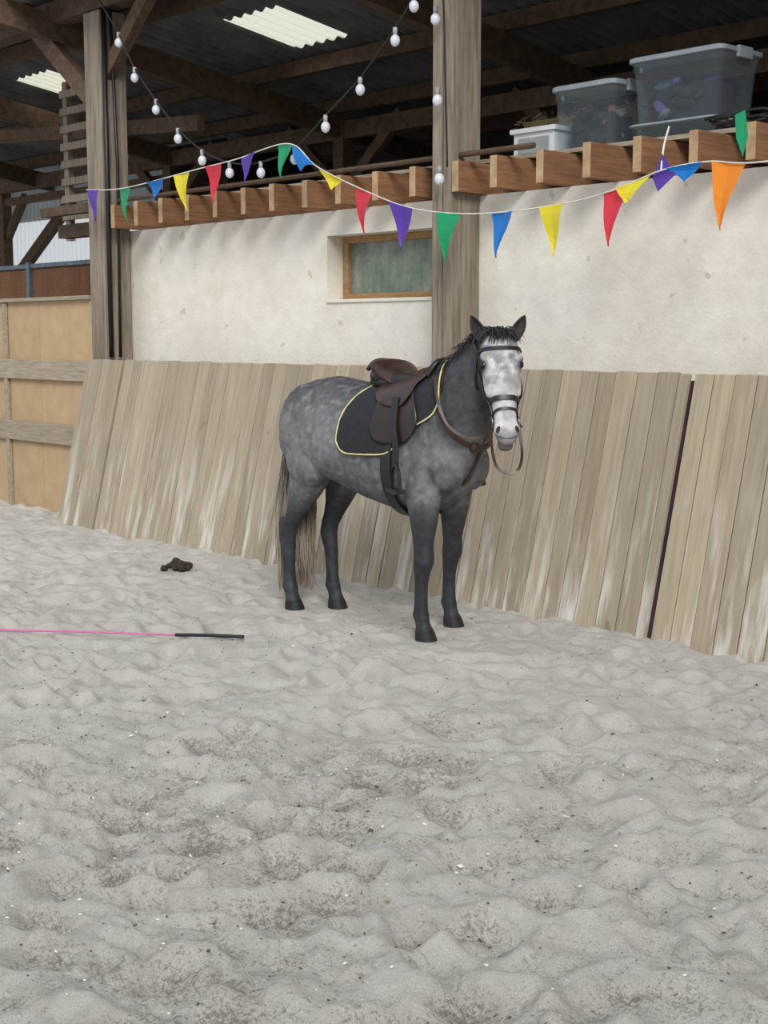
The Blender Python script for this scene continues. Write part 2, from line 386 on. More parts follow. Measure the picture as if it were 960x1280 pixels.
for x in (-14.3,-11.1,-7.8,-4.6):
    mb.box(x-.08,x+.08,9.72,9.88,2.73 if x>-10.4 else 0,3.85,0,bcol())
    mb.beam((x,9.8,3.1),(x+.9,9.8,3.85),.08,.12,0,bcol()); mb.beam((x,9.8,3.1),(x-.9,9.8,3.85),.08,.12,0,bcol())
mb.box(-27,3,9.74,9.86,3.66,3.84,0,bcol())
mb.beam((-15.6,7.6,3.9),(-10.6,7.6,3.55),.08,.14,0,bcol())
mb.obj('roof_braces',M_beam,colattr=True)
mb=MB(); mb.box(-13.5,3,12.0,12.05,0,3.75); mb.obj('wall_rear_cladding',M_dark)
mb=MB(); mb.box(3.0,3.05,5.9,12.05,0,4.3); mb.obj('wall_right',M_dark)  # unseen end wall, added so the barn interior stays dark
mb=MB(); mb.box(-27.05,-27,6.5,10.0,0,3.9); mb.obj('wall_stall_end',M_dark)  # opposite end wall, out of view, added to keep daylight out
mb=MB(); mb.box(-27,-13.5,10.02,10.06,0,2.45); mb.box(-14.8,-13.5,10.02,10.06,2.45,3.95); mb.box(-13.5,-13.45,10.02,12,0,3.9); mb.obj('wall_stall_rear',M_dark)
vv=[];ff=[]
xs=np.arange(-27,-14.8,.03)
for x in xs: vv+=[(x,10.04+.02*math.cos(x*2*math.pi/.12),2.45),(x,10.04+.02*math.cos(x*2*math.pi/.12),3.98)]
for i in range(len(xs)-1): ff.append((2*i,2*i+2,2*i+3,2*i+1))
mb=MB(); mb.add(vv,ff); mb.obj('wall_translucent_sheet',M_poly,smooth=True,fixn=False)
mb=MB()
for x in (-24.5,-21.6,-18.85,-16.0): mb.box(x-.10,x+.10,9.86,10.0,0,3.95,0,bcol())
mb.beam((-18.7,9.93,2.35),(-16.9,9.93,3.45),.1,.15,0,bcol()); mb.beam((-18.8,9.93,3.0),(-18.2,9.93,3.6),.08,.12,0,bcol())
mb.box(-27,-14,9.88,9.99,3.50,3.60,0,bcol())
mb.obj('rear_frame_timbers',M_beam,colattr=True)

# ------------------------------------------------------------------ left plywood panels with rails
mb=MB(); x=-17.5
while x<-10.6:
    xe=min(x+1.22,-10.47); mb.box(x+.003,xe-.003,6.32,6.34,-.1,1.93,0,bcol()); x=xe
mb.obj('arena_side_panel',M_ply,colattr=True)
mb=MB()
for z0,z1 in((.62,.80),(1.20,1.38),(1.915,1.95)): mb.box(-17.5,-10.47,6.275,6.315,z0,z1,0,bcol())
mb.box(-12.04,-11.99,6.28,6.315,-.1,1.9,0,bcol())
mb.obj('side_panel_rails',M_grey,bevel=.004,colattr=True)
mb=MB(); x=-18.0
while x<-11.2: mb.box(x,x+.118,8.0,8.03,1.2,2.38,0,bcol()); x+=.122
mb.obj('stall_front',M_joist,colattr=True)
mb=MB(); mb.box(-18,-11.2,7.97,8.05,2.38,2.43); mb.box(-14.62,-14.55,7.95,8.0,0,2.45); mb.obj('stall_frame',simple('galvanised',(120,138,150),(96,110,122),10,.5,.05,metal=.4),bevel=.004)
mb=MB()
for x in (-12.35,-11.85): mb.box(x-.04,x+.04,7.2,7.26,2.55,4.1,0,bcol())
for z in np.arange(2.75,4.0,.17): mb.box(-12.4,-11.8,7.17,7.2,z,z+.07,0,bcol())
mb.obj('slatted_rack',M_post,colattr=True)

# ------------------------------------------------------------------ bunting
cols=dict(p=(92,58,170),g=(16,160,105),b=(20,120,205),y=(238,222,50),r=(222,52,72),o=(240,140,35))
FM={}
for k_,c in cols.items():
    m=N('flag_'+k_); m.base(lin(c)); m.rough(.4)
    t=m.n('ShaderNodeBsdfTranslucent'); t.inputs[0].default_value=(*lin(c),1)
    mx=m.n('ShaderNodeMixShader'); mx.inputs[0].default_value=.3; m.l(m.b.outputs[0],mx.inputs[1]); m.l(t.outputs[0],mx.inputs[2]); m.l(mx.outputs[0],m.out.inputs[0]); FM[k_]=m.m
keys=list('pgbyro'); mats=[FM[k] for k in keys]+[simple('cord_white',(222,220,212),(200,198,190),20,.8,0)]
BY=6.12
cord=[(-10.18,2.81),(-9.59,2.78),(-8.6,2.84),(-8.1,2.87),(-7.51,2.92),(-7.21,2.74),(-6.77,2.56),(-6.28,2.40),(-5.72,2.33),(-5.10,2.34),(-4.71,2.39),(-4.39,2.47),(-4.10,2.49),(-3.77,2.46),(-2.9,2.5),(-1.8,2.75)]
cp=crom([(x,BY,z) for x,z in cord],10)
mb=MB(); mb.tube(cp,.0045,5,6)
def cz(x):
    for a,b in zip(cp,cp[1:]):
        if a.x<=x<=b.x: return a.z+(b.z-a.z)*(x-a.x)/max(b.x-a.x,1e-6)
    return 2.5
fl=[(-10.05,'p',.26),(-9.6,'g',.27),(-9.14,'b',.14),(-8.8,'y',.28),(-8.38,'r',.28),(-7.94,'p',.2),(-7.55,'g',.24),(-7.34,'b',.12),(-7.05,'y',.1),(-6.74,'r',.28),(-6.37,'p',.28),(-5.95,'g',.30),(-5.52,'b',.27),(-5.13,'y',.29),(-4.68,'r',.31),(-4.56,'y',.12),(-4.24,'b',.09),(-3.98,'o',.34),(-3.5,'p',.27),(-3.1,'g',.27),(-2.6,'b',.27)]
for x,k_,h in fl:
    wd=.095 if h>.2 else .11; tilt=random.uniform(-.035,.035); tw=random.uniform(-.35,.35); n=6; vs=[];fs=[]
    lean=random.uniform(-.02,.05)
    for i in range(n+1):
        t=i/n
        for s in(-1,0,1):
            hw=wd*(1-t)*s; px=x+hw*math.cos(tw*t)+tilt*t; zz=cz(x+hw)*(1-t)+cz(x)*t
            py=BY-.008-lean*t+hw*math.sin(tw)*.6+.012*math.sin(t*5+x*9)+.01*(1-abs(s))
            vs.append((px,py,zz-h*t))
    for i in range(n):
        for s in(0,1): a=i*3+s; fs.append((a,a+1,a+4,a+3))
    mb.add(vs,fs,keys.index(k_))
mb.add([(-4.00,6.2,2.72),(-3.94,6.2,2.74),(-3.90,6.17,2.60),(-3.92,6.16,2.50),(-3.97,6.17,2.60)],[(0,1,2,3,4)],1)
mb.add([(-4.46,6.14,2.44),(-4.40,6.14,2.56),(-4.30,6.12,2.44),(-4.40,6.11,2.36)],[(0,1,2,3)],0)
mb.tube(crom([(-4.39,BY,2.47),(-4.42,6.18,2.6),(-4.46,6.28,2.72)],6),.006,5,6)
mb.obj('bunting_string',mats,smooth=False,fixn=False)

# ------------------------------------------------------------------ festoon lights
M_wire=simple('wire_black',(30,30,32),(20,20,22),10,.6,0)
mbul=N('bulb_opal'); mbul.base(lin((232,236,244))); mbul.rough(.15); mbul.b.inputs['Transmission Weight'].default_value=.25
A=[(-10.3,4.7),(-10.0,4.35),(-9.68,4.0),(-9.46,3.70),(-9.17,3.42),(-8.88,3.17),(-8.57,2.98),(-8.23,2.86),(-7.86,2.83),(-7.48,2.89),(-7.15,3.07),(-6.8,3.27),(-6.47,3.53),(-6.3,3.71),(-6.2,3.95)]
Bp=[(-6.2,4.2),(-6.14,3.62),(-6.12,3.13),(-6.1,2.65)]
mb=MB(); LY=6.15
mb.tube(crom([(x,LY,z) for x,z in A],6),.007,6,0)
mb.tube(crom([(x,LY+.1,z) for x,z in Bp],6),.006,6,0)
def bulb(x,y,z):
    mb.tube([(x,y,z+.005),(x,y,z-.045)],.015,8,2); mb.ell((x,y,z-.075),(.032,.032,.038),mi=1,nu=12,nv=8)
for x,z in A[2:-1]: bulb(x,LY,z)
for x,z in Bp[1:]: bulb(x-.03,LY+.06,z)
bulb(-6.05,LY,3.75)
mb.obj('festoon_lights',[M_wire,mbul.m,simple('lamp_holder',(170,170,172),(130,130,132),10,.5,0)],smooth=True)

# ------------------------------------------------------------------ loft clutter
mclear=N('clear_bin'); mclear.base(lin((176,190,200))); mclear.rough(.25)
tp=mclear.n('ShaderNodeBsdfTransparent'); tp.inputs[0].default_value=(.90,.94,.96,1)
mx=mclear.n('ShaderNodeMixShader'); mx.inputs[0].default_value=.90; mclear.l(mclear.b.outputs[0],mx.inputs[1]); mclear.l(tp.outputs[0],mx.inputs[2]); mclear.l(mx.outputs[0],mclear.out.inputs[0])
M_lid=simple('bin_lid',(150,158,164),(132,140,148),6,.4,0)
M_cl=[simple('cloth_dark',(40,44,50),(18,20,24),5,.9,.4),simple('cloth_rose',(160,100,94),(104,66,64),8,.9,.3),simple('cloth_teal',(58,86,98),(36,54,64),8,.9,.3),simple('cloth_purple',(92,76,136),(60,50,92),8,.9,.3),simple('cloth_grey',(120,122,124),(78,80,82),8,.9,.3)]
def sbin(cx,cy,cz_,w_,d_,h_,seed):
    e=empty('storage_bin',(cx,cy,cz_)); r=random.Random(seed)
    def ring(k,z,n=5):
        a,b=w_/2*k,d_/2*k; rr=.05; pts=[]
        for qx,qy,a0 in((1,1,0),(-1,1,90),(-1,-1,180),(1,-1,270)):
            for i in range(n):
                an=math.radians(a0+90*i/(n-1)); pts.append(V(qx*(a-rr)+rr*math.cos(an),qy*(b-rr)+rr*math.sin(an),z))
        return pts
    mb=MB(); mb.loft([ring(.86,0),ring(.93,h_*.8),ring(.95,h_*.8),ring(.97,h_*.97)],caps=False); mb.add(ring(.86,0.0),[tuple(range(20))])
    mb.obj('body',mclear.m,e,smooth=False)
    mb=MB(); mb.loft([ring(1.0,h_*.93),ring(1.02,h_*.94),ring(1.02,h_),ring(.96,h_+.008),ring(.93,h_-.012),ring(.5,h_-.008)])
    for s in(-1,1): mb.box(s*w_*.51-.012,s*w_*.51+.012,-.07,.07,h_*.86,h_*1.03)
    mb.obj('lid',M_lid,e,bevel=.003)
    if h_>.2:
        mb=MB()
        for i in range(46):
            rx,ry,rz=w_*r.uniform(.09,.17),d_*r.uniform(.07,.12),h_*r.uniform(.05,.09)
            a=r.uniform(0,3.1); A1=V(math.cos(a)*.9,math.sin(a)*.6,r.uniform(-.4,.4)).normalized(); A2=A1.orthogonal().normalized()
            mb.ell((r.uniform(-.22,.22)*w_,r.uniform(-.26,.24)*d_,h_*(.14+.54*i/46)),(rx*.8,ry,rz),(A1,A2,A1.cross(A2)),mi=r.choice([0,0,0,0,0,0,2,4,1 if seed==1 else 3]),jit=.10)
        mb.box(-w_*.30,w_*.30,-d_*.25,d_*.30,.012,h_*.55,0)
        mb.obj('contents',M_cl,e)
    return e
sbin(-5.47,6.98,2.729,.50,.40,.41,1)
sbin(-4.84,7.03,2.729,.62,.42,.12,2)
sbin(-4.82,7.03,2.855,.66,.44,.38,3)
mb=MB(); mb.box(-6.08,-5.74,6.85,7.2,2.73,2.90); mb.box(-6.10,-5.72,6.83,7.22,2.90,2.93); mb.box(-6.04,-5.78,6.845,6.85,2.77,2.87,1)
mb.obj('plastic_crate',[simple('crate_white',(225,228,228),(205,208,210),6,.5,0),simple('crate_grey',(160,165,168),None,6,.5,0)],bevel=.01)
mb=MB(); pts=[]
for i in range(110):
    a=i*.26; r_=.11+.014*math.sin(i*.7)+.0005*i; pts.append((-4.24+r_*1.5*math.cos(a),6.68+r_*math.sin(a)*.5,2.745+.0006*i+.010*math.sin(i*.9)))
mb.tube(pts,.009,6); mb.obj('cable_coil',M_black,smooth=True)  # coil of black cable on the loft
mb=MB(); mb.box(-4.06,-3.72,6.95,7.2,2.73,3.02); mb.box(-4.08,-3.70,6.93,7.22,3.02,3.05); mb.obj('black_crate',M_black,bevel=.012)
mb=MB(); r=random.Random(9); mb.box(-7.0,-6.05,8.0,8.5,2.729,3.20,0)
for i in range(500):
    x=r.uniform(-7.05,-6.0);y=r.choice([r.uniform(7.94,8.0),r.uniform(8,8.5)]); z=r.uniform(2.78,3.22) if y<8.0 else r.uniform(3.19,3.24); a=r.uniform(0,6.3); l=r.uniform(.04,.12)
    mb.tube([(x,y,z),(x+l*math.cos(a),y-abs(l*.2),max(z+l*math.sin(a)*.5,2.74))],.003,3,0)
mb.obj('straw_bale',simple('straw',(170,152,110),(110,98,68),40,.9,.4))

# ------------------------------------------------------------------ lunge whip + droppings
mb=MB()
pts=crom([(-8.3,2.14,.024),(-7.5,2.785,.03),(-6.70,3.416,.022),(-6.3,3.73,.026),(-5.93,4.03,.024)],8); mb.tube(pts,.0055,8,0)
mb.tube(crom([(-5.93,4.03,.024),(-5.8,4.13,.028),(-5.637,4.262,.026)],6),[.009]*8+[.0095]*5,8,1)
mb.obj('lunge_whip',[simple('whip_pink',(214,120,168),(190,100,150),30,.5,0),M_black],smooth=True)
mb=MB(); r=random.Random(4)
for i in range(26):
    a=r.uniform(0,6.3); rr=r.uniform(0,.13); mb.ell((-7.73+rr*math.cos(a)*1.2,5.28+rr*math.sin(a)*.8,.02+.05*(1-rr/.13)*r.random()),(r.uniform(.022,.034),r.uniform(.02,.03),r.uniform(.018,.026)),jit=.06,nu=8,nv=6)
mb.obj('horse_droppings',simple('dung',(58,48,38),(34,28,22),40,.9,.4))

# ================================================================== HORSE
HO=(-5.55,5.13,0)
U=MB()
def ring_xz(x,zt,zb,hw,n=28,pw=.85,low=.12,yc=0):
    zc=(zt+zb)/2; h=(zt-zb)/2; out=[]
    for k in range(n):
        a=2*math.pi*k/n; c,s=math.cos(a),math.sin(a)
        y=hw*math.copysign(abs(c)**pw,c)*(1-low*s); z=zc+h*math.copysign(abs(s)**.95,s)
        out.append(V(x,yc+y,z))
    return out
trunk=[(-.655,1.15,1.02,.06),(-.63,1.235,.92,.14),(-.57,1.305,.86,.205),(-.45,1.355,.815,.25),(-.31,1.375,.79,.27),(-.12,1.35,.745,.282),(.05,1.325,.70,.288),(.20,1.325,.67,.28),(.34,1.36,.65,.26),(.46,1.40,.665,.235),(.56,1.39,.715,.212),(.64,1.30,.79,.185),(.70,1.20,.87,.14),(.74,1.10,.96,.07)]
U.loft([ring_xz(*t,low=(.18 if t[0]>.3 else .06)) for t in trunk])
neck=[((.48,0,1.07),.31,.175),((.60,0,1.19),.265,.15),((.71,0,1.31),.215,.122),((.81,-.01,1.425),.170,.098),((.885,-.035,1.51),.138,.085),((.94,-.055,1.565),.10,.075)]
rings=[]
for i,(c,a,b) in enumerate(neck):
    c=Vector(c); d=(Vector(neck[min(i+1,5)][0])-Vector(neck[max(i-1,0)][0])).normalized(); pr=V(-d.z,0,d.x).normalized(); pr=(pr-d*pr.dot(d)).normalized(); sdv=d.cross(pr).normalized()
    rings.append([c+pr*a*math.sin(t)+sdv*b*math.cos(t)*(1-.25*math.sin(t)) for t in [2*math.pi*k/24 for k in range(24)]])
U.loft(rings)
for s in(-1,1):
    U.ell((-.42,s*.12,1.08),(.225,.150,.255)); U.ell((-.40,s*.155,.90),(.165,.10,.17))
    U.ell((.53,s*.112,1.08),(.15,.108,.27)); U.ell((.64,s*.09,.93),(.105,.10,.14)); U.ell((.50,s*.15,.87),(.12,.072,.12))
    U.ell((-.56,s*.10,1.02),(.115,.11,.17))
P0=V(.965,-.06,1.592); MZ=V(1.14,-.185,1.085); ax=(MZ-P0); HL=ax.length; ha=ax.normalized(); nh=V(.796,-.605,0)
hw_=V(.605,.796,0); hw_=(hw_-ha*hw_.dot(ha)).normalized(); hn=hw_.cross(ha).normalized()
if hn.dot(nh)<0: hn=-hn
def HP(t,s=0,f=0): return P0+ha*(t*HL)+hw_*s+hn*f
head=[(-.06,.045,.02,.06),(0,.076,.05,.085),(.08,.092,.062,.115),(.18,.102,.070,.15),(.28,.103,.070,.175),(.38,.092,.062,.175),(.50,.076,.054,.15),(.62,.064,.048,.115),(.74,.056,.044,.085),(.84,.057,.045,.074),(.92,.057,.043,.070),(.975,.049,.034,.055),(1.005,.030,.015,.03)]
rings=[]
for t,wd,f,b in head:
    r_=[]
    for k in range(28):
        a=2*math.pi*k/28; c,s=math.cos(a),math.sin(a)
        sx=wd*math.copysign(abs(c)**.85,c); d=f*abs(s)**.8 if s>0 else -b*abs(s)**.9
        if s<0: sx*=1-.25*abs(s)
        r_.append(HP(t,sx,d))
    rings.append(r_)
U.loft(rings)
for s in(-1,1):
    U.ell(HP(.225,s*.086,.036),(.026,.020,.030),(hw_,hn,ha)); U.ell(HP(.40,s*.082,.0),(.014,.022,.10),(hw_,hn,ha))
    U.ell(HP(.30,s*.062,-.10),(.042,.085,.095),(hw_,hn,ha))
    U.ell(HP(.89,s*.040,.020),(.027,.026,.036),(hw_,hn,ha))
U.ell(HP(1.0,0,-.045),(.040,.032,.030),(hw_,hn,ha)); U.ell(HP(.98,0,.008),(.042,.03,.028),(hw_,hn,ha))
U.ell((.90,-.03,1.46),(.10,.078,.12))
def leg(rs_):
    rings=[]
    for x,dy,z,rx,ry in rs_: rings.append([V(x+rx*math.cos(a),dy+ry*math.sin(a),z) for a in [2*math.pi*k/20 for k in range(20)]])
    U.loft(rings)
F=[(-.07,0,1.02,.15,.07),(-.06,0,.90,.135,.088),(-.035,0,.80,.115,.088),(-.02,0,.70,.094,.076),(-.01,0,.60,.073,.062),(-.003,0,.51,.056,.051),(.004,0,.465,.056,.053),(.007,0,.42,.058,.055),(.002,0,.375,.047,.045),(-.004,0,.31,.038,.035),(-.006,0,.22,.037,.034),(-.006,0,.17,.040,.037),(-.008,0,.135,.048,.043),(.006,0,.10,.041,.038),(.018,0,.07,.044,.043),(.022,0,.058,.052,.050),(.034,0,.012,.062,.058),(.036,0,-.004,.062,.058)]
def shear(L,hx,hy,top):
    out=[]
    for x,dy,z,rx,ry in L:
        k=sst(.25,.95,z); out.append((x+hx*(1-k)+top[0]*k,dy+hy*(1-k)+top[1]*k,z,rx,ry))
    return out
leg(shear(F,.535,-.165,(.55,-.135))); leg(shear(F,.385,.20,(.52,.135)))
Hd=[(.10,0,1.0,.20,.10),(.105,0,.90,.18,.11),(.095,0,.80,.15,.102),(.065,0,.71,.115,.086),(.03,0,.63,.086,.067),(-.008,0,.56,.066,.054),(-.042,0,.50,.058,.047),(-.056,0,.455,.060,.046),(-.050,0,.41,.054,.044),(-.035,0,.36,.045,.039),(-.028,0,.28,.040,.036),(-.024,0,.20,.039,.036),(-.022,0,.165,.043,.039),(-.020,0,.135,.050,.044),(-.004,0,.10,.042,.039),(.008,0,.07,.045,.043),(.012,0,.058,.052,.049),(.024,0,.012,.062,.058),(.026,0,-.004,.062,.058)]
leg(shear(Hd,-.575,-.14,(-.51,-.115))); leg(shear(Hd,-.425,.065,(-.48,.115)))
for hx,hy in((-.575,-.135),(-.435,.075)): U.ell((hx-.083,hy,.50),(.030,.026,.048))
src=U.obj('tmp_union',[],fixn=True)
rm=src.modifiers.new('r','REMESH'); rm.mode='VOXEL'; rm.voxel_size=.0085
sm=src.modifiers.new('s','SMOOTH'); sm.factor=.5; sm.iterations=7
dg=bpy.context.evaluated_depsgraph_get(); body=bpy.data.meshes.new_from_object(src.evaluated_get(dg)); bpy.data.objects.remove(src)
body.name='horse_body'
bvh=BVHTree.FromPolygons([v.co.copy() for v in body.vertices],[tuple(p.vertices) for p in body.polygons])
def lerp3(a,b,t): return tuple(a[i]+(b[i]-a[i])*t for i in range(3))
C_body=lin((100,101,104)); C_dark=lin((56,57,61)); C_light=lin((148,149,151)); C_leg=lin((40,42,47)); C_face=lin((192,191,190)); C_hoof=lin((34,34,35)); C_mz=lin((112,108,108))
cols_=[]
for v in body.vertices:
    p=v.co; n1=mnoise.noise(p*5.5); n2=mnoise.noise(p*15+V(3,1,7)); n3=mnoise.noise(p*42); n4=mnoise.noise(p*26+V(5,5,1))
    q=p-P0; t=q.dot(ha)/HL; f=q.dot(hn); s=q.dot(hw_)
    c=C_body
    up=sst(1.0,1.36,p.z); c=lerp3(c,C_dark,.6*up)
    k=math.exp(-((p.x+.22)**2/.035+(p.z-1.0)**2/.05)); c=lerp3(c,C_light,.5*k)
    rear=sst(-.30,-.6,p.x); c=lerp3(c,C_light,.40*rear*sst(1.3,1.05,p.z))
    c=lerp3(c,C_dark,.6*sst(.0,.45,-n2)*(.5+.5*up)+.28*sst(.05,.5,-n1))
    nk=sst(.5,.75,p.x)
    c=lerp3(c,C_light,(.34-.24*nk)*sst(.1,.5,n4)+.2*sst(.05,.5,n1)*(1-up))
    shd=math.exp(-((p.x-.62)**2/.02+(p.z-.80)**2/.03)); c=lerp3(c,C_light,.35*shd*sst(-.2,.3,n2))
    legz=sst(.84,.50,p.z+.06*n1); c=lerp3(c,C_leg,legz*.96)
    if p.z<.5: c=lerp3(c,lin((66,68,74)),.5*sst(.1,.5,n2))
    if p.z<.062: c=C_hoof
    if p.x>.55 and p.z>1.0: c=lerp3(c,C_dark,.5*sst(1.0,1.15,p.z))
    if -.12<t<1.2 and f>-.2 and p.x>.85 and p.z>1.0 and abs(s)<.14:
        wface=sst(-.075,.015,f)*sst(-.02,.12,t)
        sp_=sst(-.30,.30,mnoise.noise(p*22+V(9,2,4))+.35*mnoise.noise(p*60))*sst(.80,.15,t)*.85
        fc=lerp3(C_face,lin((98,100,105)),sp_)
        fc=lerp3(fc,lin((128,129,133)),.55*sst(-.15,.38,n2))
        eye=min((q-(ha*(.275*HL)+hw_*(sg*.096)+hn*.012)).length for sg in(-1,1)); fc=lerp3(fc,lin((40,40,44)),.92*sst(.06,.028,eye))
        fc=lerp3(fc,C_mz,.8*sst(.86,.98,t))
        c=lerp3(c,fc,wface)
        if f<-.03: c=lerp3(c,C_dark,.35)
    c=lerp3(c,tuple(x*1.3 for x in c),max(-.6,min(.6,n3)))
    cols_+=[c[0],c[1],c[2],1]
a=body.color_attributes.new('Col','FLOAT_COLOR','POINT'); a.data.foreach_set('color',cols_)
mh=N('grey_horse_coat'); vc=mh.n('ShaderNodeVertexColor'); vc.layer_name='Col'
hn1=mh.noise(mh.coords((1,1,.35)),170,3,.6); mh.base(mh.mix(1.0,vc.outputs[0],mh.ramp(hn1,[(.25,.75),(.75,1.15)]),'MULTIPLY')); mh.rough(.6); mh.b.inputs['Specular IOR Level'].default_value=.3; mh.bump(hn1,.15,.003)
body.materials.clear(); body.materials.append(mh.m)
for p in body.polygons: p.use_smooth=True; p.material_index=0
H=empty('horse',HO)
bo=bpy.data.objects.new('body',body); sc.collection.objects.link(bo); bo.parent=H
meye=N('horse_eye'); meye.base(lin((14,11,10))); meye.rough(.08)
mb=MB()
for s in(-1,1): mb.ell(HP(.28,s*.090,.022),(.020,.020,.023),(hw_,hn,ha))
mb.obj('eyes',meye.m,H,smooth=True)
mb=MB()
for s in(-1,1):
    aa=(ha+hw_*s*.35).normalized()
    loc,nrm,_,_=bvh.find_nearest(HP(.905,s*.052,.06)); mb.ell(loc-nrm*.001,(.019,.010,.005),(aa,nrm.cross(aa).normalized(),nrm))
pts=[]
for k in range(17):
    an=math.pi*(k/16); p=HP(.985-.07*abs(math.cos(an))**2,.07*math.cos(an),-.022+.06*math.sin(an)); l,nn,_,_=bvh.find_nearest(p); pts.append(l+nn*.0002)
mb.tube(pts,.0020,5)
mb.obj('nostrils_mouth',simple('nostril_dark',(26,22,22),(18,15,15),20,.7,0),H,smooth=True)
mb=MB()
for s in(-1,1):
    base=HP(.01,s*.070,-.02); d=(V(0,0,1)+hw_*s*.68-hn*.05).normalized(); front=(hn*1.0+hw_*s*.35); front=(front-d*front.dot(d)).normalized(); side=d.cross(front).normalized(); L=.150
    n=12; m_=13; rings=[]
    for layer,off in((0,0),(1,.006)):
        g=[]
        for i in range(n+1):
            t=i/n; wd=.033*(math.sin(math.pi*min(1,(t*.78+.22)))**.75)*(1 if t<.95 else .6)+.0015
            op=math.radians(108+35*sst(0,.25,-t+.25)); row=[]
            for j in range(m_):
                an=-op+2*op*j/(m_-1); rr=max(wd-off,.0006); row.append(base+d*(L*t-(.004 if layer and i==n else 0))+(-front*math.cos(an)*rr*.8)+side*math.sin(an)*rr+(hw_*-s)*(.018*t*t))
            g.append(row)
        rings.append(g)
    for layer in(0,1):
        vs=[p for r_ in rings[layer] for p in r_]; fs=[(i*m_+j,i*m_+j+1,(i+1)*m_+j+1,(i+1)*m_+j) for i in range(n) for j in range(m_-1)]
        mb.add(vs,fs,layer)
    e0=[r_[0] for r_ in rings[0]]+[r_[0] for r_ in rings[1]]; e1=[r_[-1] for r_ in rings[0]]+[r_[-1] for r_ in rings[1]]
    for e in(e0,e1): mb.add(e,[(i,i+1,n+2+i,n+1+i) for i in range(n)],0)
mb.obj('ears',[simple('ear_outer',(66,66,70),(38,38,42),30,.8,.2),simple('ear_inner',(74,68,66),(34,31,31),20,.9,.2)],H,smooth=True)
def strand(mb,root,d0,length,r0,droop=1.0,mi=0,wav=.01,n=6):
    p=Vector(root); d=Vector(d0).normalized(); pts=[p.copy()]; step=length/n
    for i in range(n):
        d=(d+V(random.uniform(-wav,wav)*8,random.uniform(-wav,wav)*8,-.28*droop)).normalized(); p=p+d*step; pts.append(p.copy())
    mb.tube(pts,[r0*(1-.85*(i/n)**1.5) for i in range(n+1)],4,mi)
mb=MB()
crest=[V(.54,0,1.44),V(.60,0,1.50),V(.66,0,1.55),V(.73,0,1.60),V(.80,-.01,1.64),V(.87,-.03,1.67),V(.93,-.05,1.67)]
for p in crom(crest,14):
    for k in range(8):
        l,nn,_,_=bvh.find_nearest(p+V(random.uniform(-.01,.01),random.uniform(-.02,.02),0))
        sgn=1 if random.random()<.78 else -1
        strand(mb,l-nn*.004,(random.uniform(-.35,.2),sgn*random.uniform(.3,1),random.uniform(.2,.8)),random.uniform(.06,.13),.0042,1.4,0,.02)
for k in range(190):
    s=random.uniform(-.05,.05); base=HP(random.uniform(-.05,.03),s,random.uniform(-.02,.05))
    strand(mb,base,hn*random.uniform(.5,1)+V(0,0,random.uniform(.3,1.1))+hw_*random.uniform(-1,1),random.uniform(.05,.13),.0036,1.5,0,.035)
for k in range(100):
    base=HP(-.03,random.uniform(-.05,.05),-.04)
    strand(mb,base,V(0,0,1)+hw_*random.uniform(-1.3,1.3)-hn*random.uniform(0,.5),random.uniform(.04,.08),.0038,1.2,0,.05)
mb.obj('mane',simple('mane_hair',(62,60,62),(30,29,31),60,.7,0),H,smooth=True)
mb=MB()
core=crom([(-.60,0,1.25),(-.67,0,1.22),(-.71,0,1.12),(-.715,0,.92),(-.71,0,.65)],6)
mb.tube(core,[.035+.02*math.sin(math.pi*i/(len(core)-1)) for i in range(len(core))],10,0)
for k in range(620):
    t0=random.random()**.8*.6; i=int(t0*(len(core)-1)); p=core[i]; an=random.uniform(0,6.28); rr=.035
    q=p+V(math.cos(an)*rr,math.sin(an)*rr,0); endx=-.69+random.uniform(-.07,.07); endy=random.uniform(-.14,.12); ez=random.uniform(.08,.30) if random.random()<.8 else random.uniform(.3,.6)
    pts=[]; m_=9
    for j in range(m_+1):
        t=j/m_; z=q.z+(ez-q.z)*t; x=q.x+(endx-q.x)*sst(0,1,t)+.006*math.sin(t*9+k); y=q.y*(1-t)+endy*sst(0,.7,t)*(1-.25*t)+.005*math.sin(t*7+k*2)
        pts.append((x,y,z))
    mb.tube(pts,[.0052*(1-.6*t/m_) for t in range(m_+1)],4,0)
mt=N('tail_hair'); geo=mt.n('ShaderNodeNewGeometry'); sz=mt.n('ShaderNodeSeparateXYZ'); mt.l(geo.outputs['Position'],sz.inputs[0])
nn_=mt.noise(mt.coords((60,60,2)),1.2,3,.6)
zz=mt.math('ADD',sz.outputs[2],mt.math('MULTIPLY',mt.math('SUBTRACT',nn_,.5),.5)); mt.base(mt.ramp(zz,[(.1,lin((172,160,142))),(.55,lin((142,131,117))),(.95,lin((78,76,77)))])); mt.rough(.7)
mb.obj('tail',mt.m,H,smooth=True)
